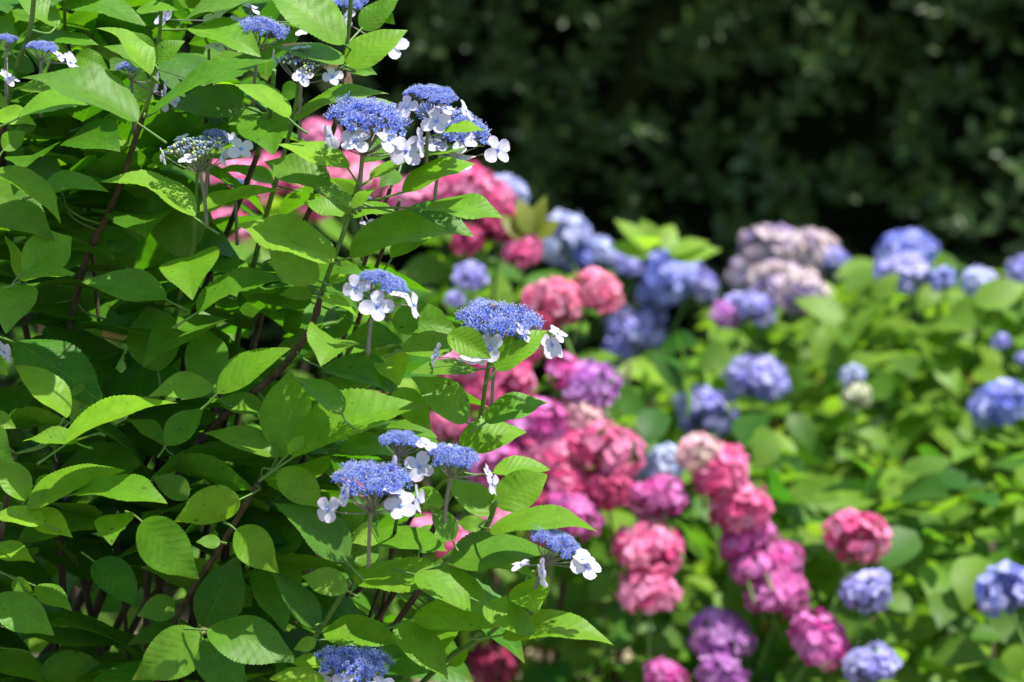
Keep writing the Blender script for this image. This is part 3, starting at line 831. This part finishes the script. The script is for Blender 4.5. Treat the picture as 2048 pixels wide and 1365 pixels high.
# flat flower heads
def cap_mesh(seed, nfl, bud=False):
    """unit corymb: radius 1 in x,y; dome up z; hub at z = -.75"""
    r_ = random.Random(seed); A = Acc()
    hub = np.array([0, 0, -.78])
    cl = []
    for i in range(19):
        rr = math.sqrt((i + .5) / 19) * .86; ph = i * 2.39996 + r_.gauss(0, .2)
        cl.append((rr * math.cos(ph), rr * math.sin(ph), r_.uniform(-.09, .09)))
    for (x, y, dz) in cl:
        zc = .26 * (1 - (x * x + y * y)) + dz - .12
        tube(A, [hub, hub * .45 + np.array([x, y, zc]) * .55 + np.array([0, 0, -.08]), (x, y, zc - .10)], .022, .014, 5, mat=3)
        for k in range(nfl // 19):
            a = k * 2.4 + r_.random(); q = .235 * math.sqrt((k + .5) / (nfl // 19))
            px_, py_ = x + q * math.cos(a), y + q * math.sin(a)
            c = np.array([px_, py_, .27 * (1 - (px_ ** 2 + py_ ** 2)) + dz + .05 - q * .35 + r_.gauss(0, .02)])
            n = unit(np.array([px_ * .6, py_ * .6, 1]) + np.array([r_.gauss(0, .28), r_.gauss(0, .28), 0]))
            tube(A, [(x, y, zc - .12), c], .008, .008, 3, mat=3)
            e1 = unit(np.cross(n, [.3, 1, .1])); e2 = np.cross(n, e1)
            if bud:
                rb = r_.uniform(.036, .056); V = []; F = []
                for j in range(5):
                    for i in range(6):
                        th = math.pi * j / 4; ph = i * math.pi / 3
                        V.append(c + (e1 * math.cos(ph) + e2 * math.sin(ph)) * rb * math.sin(th) + n * rb * 1.15 * math.cos(th))
                F = [(j * 6 + i, j * 6 + (i + 1) % 6, (j + 1) * 6 + (i + 1) % 6, (j + 1) * 6 + i) for j in range(4) for i in range(6)]
                A.add(V, F, None, (r_.choice((0, .1, .2, .8, 1)), r_.uniform(.8, 1.1), 0), 0)
                continue
            tv = (r_.random(), r_.uniform(.75, 1.15), 0)
            for p in range(5):
                th = p * 1.2566 + r_.gauss(0, .12); d = e1 * math.cos(th) + e2 * math.sin(th); wd = np.cross(n, d)
                l = .085 * r_.uniform(.8, 1.2)
                A.add([c, c + d * l * .55 + wd * l * .34 + n * .015, c + d * l + n * r_.uniform(-.02, .03), c + d * l * .55 - wd * l * .34 + n * .015], [(0, 1, 2, 3)], [(0, 0), (.5, 0), (1, 0), (.5, 1)], tv, 0)
            for p in range(8):
                th = p * .785 + r_.gauss(0, .2); sp_ = r_.uniform(.25, .75)
                d = unit(n + (e1 * math.cos(th) + e2 * math.sin(th)) * sp_); l = r_.uniform(.11, .19); s = np.cross(d, e1) * .0065; s2 = np.cross(d, s) 
                tip = c + d * l
                A.add([c + s, c - s * .5 + s2, c - s * .5 - s2, tip + s * .8, tip - s * .4 + s2 * .8, tip - s * .4 - s2 * .8], [(0, 1, 4, 3), (1, 2, 5, 4), (2, 0, 3, 5)], None, tv, 1)
                b = .0125
                A.add([tip - d * b, tip + s * 2, tip - s + s2 * 1.8, tip - s - s2 * 1.8, tip + d * b], [(0, 2, 1), (0, 3, 2), (0, 1, 3), (4, 1, 2), (4, 2, 3), (4, 3, 1)], None, (r_.random(), 1, 0), 2)
    return A.mesh('corymb', [M_BUD if bud else M_FERT, M_STAM, M_ANTH, M_PURP])
CAPS = [cap_mesh(21, 230), cap_mesh(22, 260), cap_mesh(23, 210)]
BUDS = [cap_mesh(24, 230, True), cap_mesh(25, 250, True)]

def ray_mesh(seed, size):
    r_ = random.Random(seed); A = Acc()
    floret4(A, np.zeros(3), np.array([0, 0, 1.]), 1.0, .3, (r_.random() * .6, 1, r_.random()), nu=9, nv=6, asp=.42, cupv=.5, lift=.06, rnd=r_)
    V = []; F = []
    for j in range(5):
        for i in range(8):
            th = math.pi * j / 4; ph = i * math.pi / 4
            V.append((.085 * math.sin(th) * math.cos(ph), .085 * math.sin(th) * math.sin(ph), .05 + .085 * math.cos(th)))
    F = [(j * 8 + i, (j + 1) * 8 + i, (j + 1) * 8 + (i + 1) % 8, j * 8 + (i + 1) % 8) for j in range(4) for i in range(8)]
    A.add(V, F, None, (.4, 1, 0), 1)
    return A.mesh('ray_floret', [M_RAY, M_STAM])
RAYS = [ray_mesh(30 + i, 1) for i in range(7)]

def quat_from_normal(nv, spin):
    q = Vector(nv).to_track_quat('Z', 'Y')
    from mathutils import Quaternion
    return q @ Quaternion((0, 0, 1), spin)

def head(x, y, wpx, rot, rays, d=2.94, bud=False, lean=.30, stalk=True, squash=1.0):
    """x,y = middle of the dome; rays = (x, y, diameter, tilt from facing the camera, direction of tilt)"""
    k = d / 3 / 2048; Rr = wpx * .5 * k * 1.02
    C = at(x, y, d)
    upv = unit(UP * math.cos(R(rot)) + RIGHT * math.sin(R(rot)) - FWD * lean)
    h = link('flower_head', rng.choice(BUDS if bud else CAPS), lace, C - BX)
    h.rotation_mode = 'QUATERNION'; h.rotation_quaternion = quat_from_normal(upv, rng.random() * 6.28)
    h.scale = (Rr, Rr, Rr * squash)
    if bud: h['label'] = 'half open flower head of grey green buds'
    hub = C - upv * Rr * .78
    bpy.context.view_layer.update()
    inv = h.matrix_world.inverted() if False else None
    from mathutils import Matrix
    Mw = Matrix.Translation(Vector(C)) @ h.rotation_quaternion.to_matrix().to_4x4() @ Matrix.Diagonal((Rr, Rr, Rr * squash, 1))
    Mi = Mw.inverted()
    ST = Acc()
    for (fx, fy, dia, tilt, ang) in rays:
        off = math.hypot(fx - x, (fy - y))
        fd = d - Rr * (.75 if abs(fx - x) < wpx * .42 else .25)
        if fy < y - 6: fd = d + Rr * .3
        P = at(fx, fy, fd); r = dia * .5 * fd / 3 / 2048 * 1.0
        t = R(tilt); a = R(ang)
        nv = unit(-FWD * math.cos(t) + (RIGHT * math.cos(a) + UP * math.sin(a)) * math.sin(t))
        o = link('ray_floret', rng.choice(RAYS), h)
        Ml = Mi @ (Matrix.Translation(Vector(P)) @ quat_from_normal(nv, rng.random() * 1.57).to_matrix().to_4x4() @ Matrix.Diagonal((r, r, r, 1)))
        o.matrix_local = Ml
        pts = [hub, hub * .5 + P * .5 - upv * Rr * .06, P - nv * r * .12]
        tube(ST, pts, .0007, .0006, 5)
    # peduncle
    tube(ST, [hub + upv * Rr * .05, hub - upv * .02 + np.array([0, .004, 0]), hub - upv * .035 + np.array([0, .012, -.02])], .0016, .0020, 7)
    V = np.concatenate(ST.v); Mn = np.array(Mi)
    ST.v = [(np.c_[V, np.ones(len(V))] @ Mn.T)[:, :3]]
    link('flower_stalk', ST.mesh('flower_stalk', [M_PURP]), h)
    return h

head(735, 243, 180, 8, [(710, 283, 74, 35, 90), (812, 302, 80, 25, 60), (660, 272, 62, 60, 200), (778, 280, 70, 50, 60), (840, 285, 60, 72, 0)], 2.92)
head(862, 196, 104, 6, [(814, 214, 54, 35, 140), (873, 243, 66, 20, 90), (890, 218, 50, 68, 80), (932, 224, 52, 70, 30)], 2.93)
head(900, 258, 168, 15, [(870, 288, 60, 45, 80), (927, 282, 66, 40, 70), (996, 300, 68, 35, 20), (915, 318, 88, 70, 80)], 3.0)
head(525, 62, 112, 12, [(430, 40, 60, 50, 120), (435, 92, 52, 60, 90), (470, 45, 55, 60, 80), (465, 98, 40, 60, 80), (500, 14, 50, 78, 60)], 3.06)
head(605, 128, 104, 5, [(606, 153, 46, 30, 70), (665, 153, 46, 30, 60), (548, 115, 40, 75, 180), (600, 96, 50, 75, 90)], 2.95, True)
head(392, 299, 122, -8, [(482, 298, 60, 35, 60), (376, 318, 40, 50, 90), (326, 313, 42, 72, 190), (446, 314, 50, 78, 10), (362, 277, 34, 70, 100)], 2.94, True)
head(436, 274, 56, 20, [(462, 282, 44, 50, 30)], 3.05)
head(766, 568, 98, 18, [(755, 613, 74, 18, 70), (712, 576, 64, 25, 120), (826, 610, 66, 76, 20), (800, 592, 48, 76, 80)], 2.87)
head(1002, 648, 178, 8, [(980, 698, 80, 40, 160), (1104, 690, 66, 45, 20), (1046, 664, 46, 65, 40), (872, 712, 60, 70, 160), (945, 716, 66, 60, 90), (1115, 668, 50, 60, 60)], 2.93)
head(800, 884, 84, 6, [(838, 934, 64, 20, 80), (852, 890, 44, 55, 60), (790, 930, 50, 70, 180)], 2.87)
head(910, 917, 106, 12, [(985, 968, 54, 70, 10), (905, 902, 40, 50, 80), (975, 945, 44, 78, 20)], 2.86)
head(748, 965, 164, 6, [(801, 1013, 72, 35, 100), (655, 1020, 66, 40, 160), (836, 1000, 66, 80, 10), (690, 990, 52, 60, 160), (785, 985, 50, 70, 80)], 2.84)
head(1108, 1090, 108, 24, [(1172, 1134, 80, 45, 60), (1086, 1145, 60, 70, 190), (1042, 1130, 50, 74, 100), (1165, 1120, 50, 60, 80)], 2.86)
head(715, 1330, 154, 8, [(640, 1356, 60, 62, 100), (690, 1366, 62, 45, 100), (762, 1368, 62, 60, 80)], 2.92)
head(84, 98, 64, 6, [(140, 126, 56, 65, 30), (118, 112, 44, 70, 60)], 3.02)
head(14, 80, 44, 6, [(16, 156, 56, 68, 60)], 3.02)
head(262, 138, 62, 0, [(330, 190, 66, 70, 180), (312, 165, 46, 60, 160), (352, 205, 36, 50, 60)], 3.08)
head(690, 12, 84, 0, [(650, 62, 64, 60, 100), (685, 45, 66, 50, 130), (785, 95, 66, 35, 90), (620, 60, 60, 55, 90), (330, 38, 56, 60, 150)], 3.12)
head(722, 400, 40, 0, [(742, 452, 50, 70, 80)], 3.1)
head(470, 368, 44, 0, [], 3.12)
head(122, 998, 40, 0, [], 3.2)
head(572, 1044, 44, 10, [(560, 1040, 36, 40, 90)], 3.2)
head(328, 1152, 50, 0, [(345, 1158, 40, 40, 90)], 3.35)
head(-30, 690, 60, 10, [(8, 705, 60, 72, 30)], 2.98)

# ------------------------------------------------------------------ a bee on the right-hand blue head
A = Acc()
def ell(A, c, r, ax, mat, n=10, m=8):
    ax = unit(ax); a = unit(np.cross(ax, [.1, .2, 1])); b = np.cross(ax, a)
    V = [np.asarray(c) + ax * r[0] * math.cos(math.pi * j / m) + (a * math.cos(2 * math.pi * i / n) + b * math.sin(2 * math.pi * i / n)) * r[1] * math.sin(math.pi * j / m) for j in range(m + 1) for i in range(n)]
    F = [(j * n + i, (j + 1) * n + i, (j + 1) * n + (i + 1) % n, j * n + (i + 1) % n) for j in range(m) for i in range(n)]
    A.add(V, F, None, (0, 1, 0), mat)
bp_ = at(987, 613, 2.925); axb = unit(RIGHT * .8 - UP * .35 - FWD * .3)
M_BEE = plain('bee_dark', (.012, .010, .008), (.05, .03, .012), .6, 400, .3)
M_BAND = plain('bee_amber', (.20, .10, .02), (.32, .18, .04), .7, 400, .3)
M_WING = plain('bee_wing', (.35, .33, .30), (.5, .48, .42), .25, 300, .1, .6)
ell(A, bp_, (.0036, .0024), axb, 1); ell(A, bp_ + axb * .0058, (.0048, .0024), axb, 0); ell(A, bp_ - axb * .0046, (.0018, .0019), axb, 0)
for s in (-1, 1):
    for k in range(3):
        q = bp_ + axb * (.002 - k * .002)
        tube(A, [q, q + FWD * s * .003 - UP * .001, q + FWD * s * .0048 - UP * .0042], .0004, .0003, 5)
bee = tag(empty('bee', tuple(bp_)), 'small dark bee perched on top of a blue lacecap head', 'bee')
part('body', A, [M_BEE, M_BAND], bee)
for s in (-1, 1):
    Wg = Acc(); sd_ = FWD * s
    leaf(Wg, bp_ + UP * .002, bp_ + UP * .0035 + axb * .0075 + sd_ * .004, unit(sd_ - axb * .4), .0018, UP, nu=5, nv=2, wave=0, pa=.8, pb=.4)
    part('wing', Wg, [M_WING], bee)
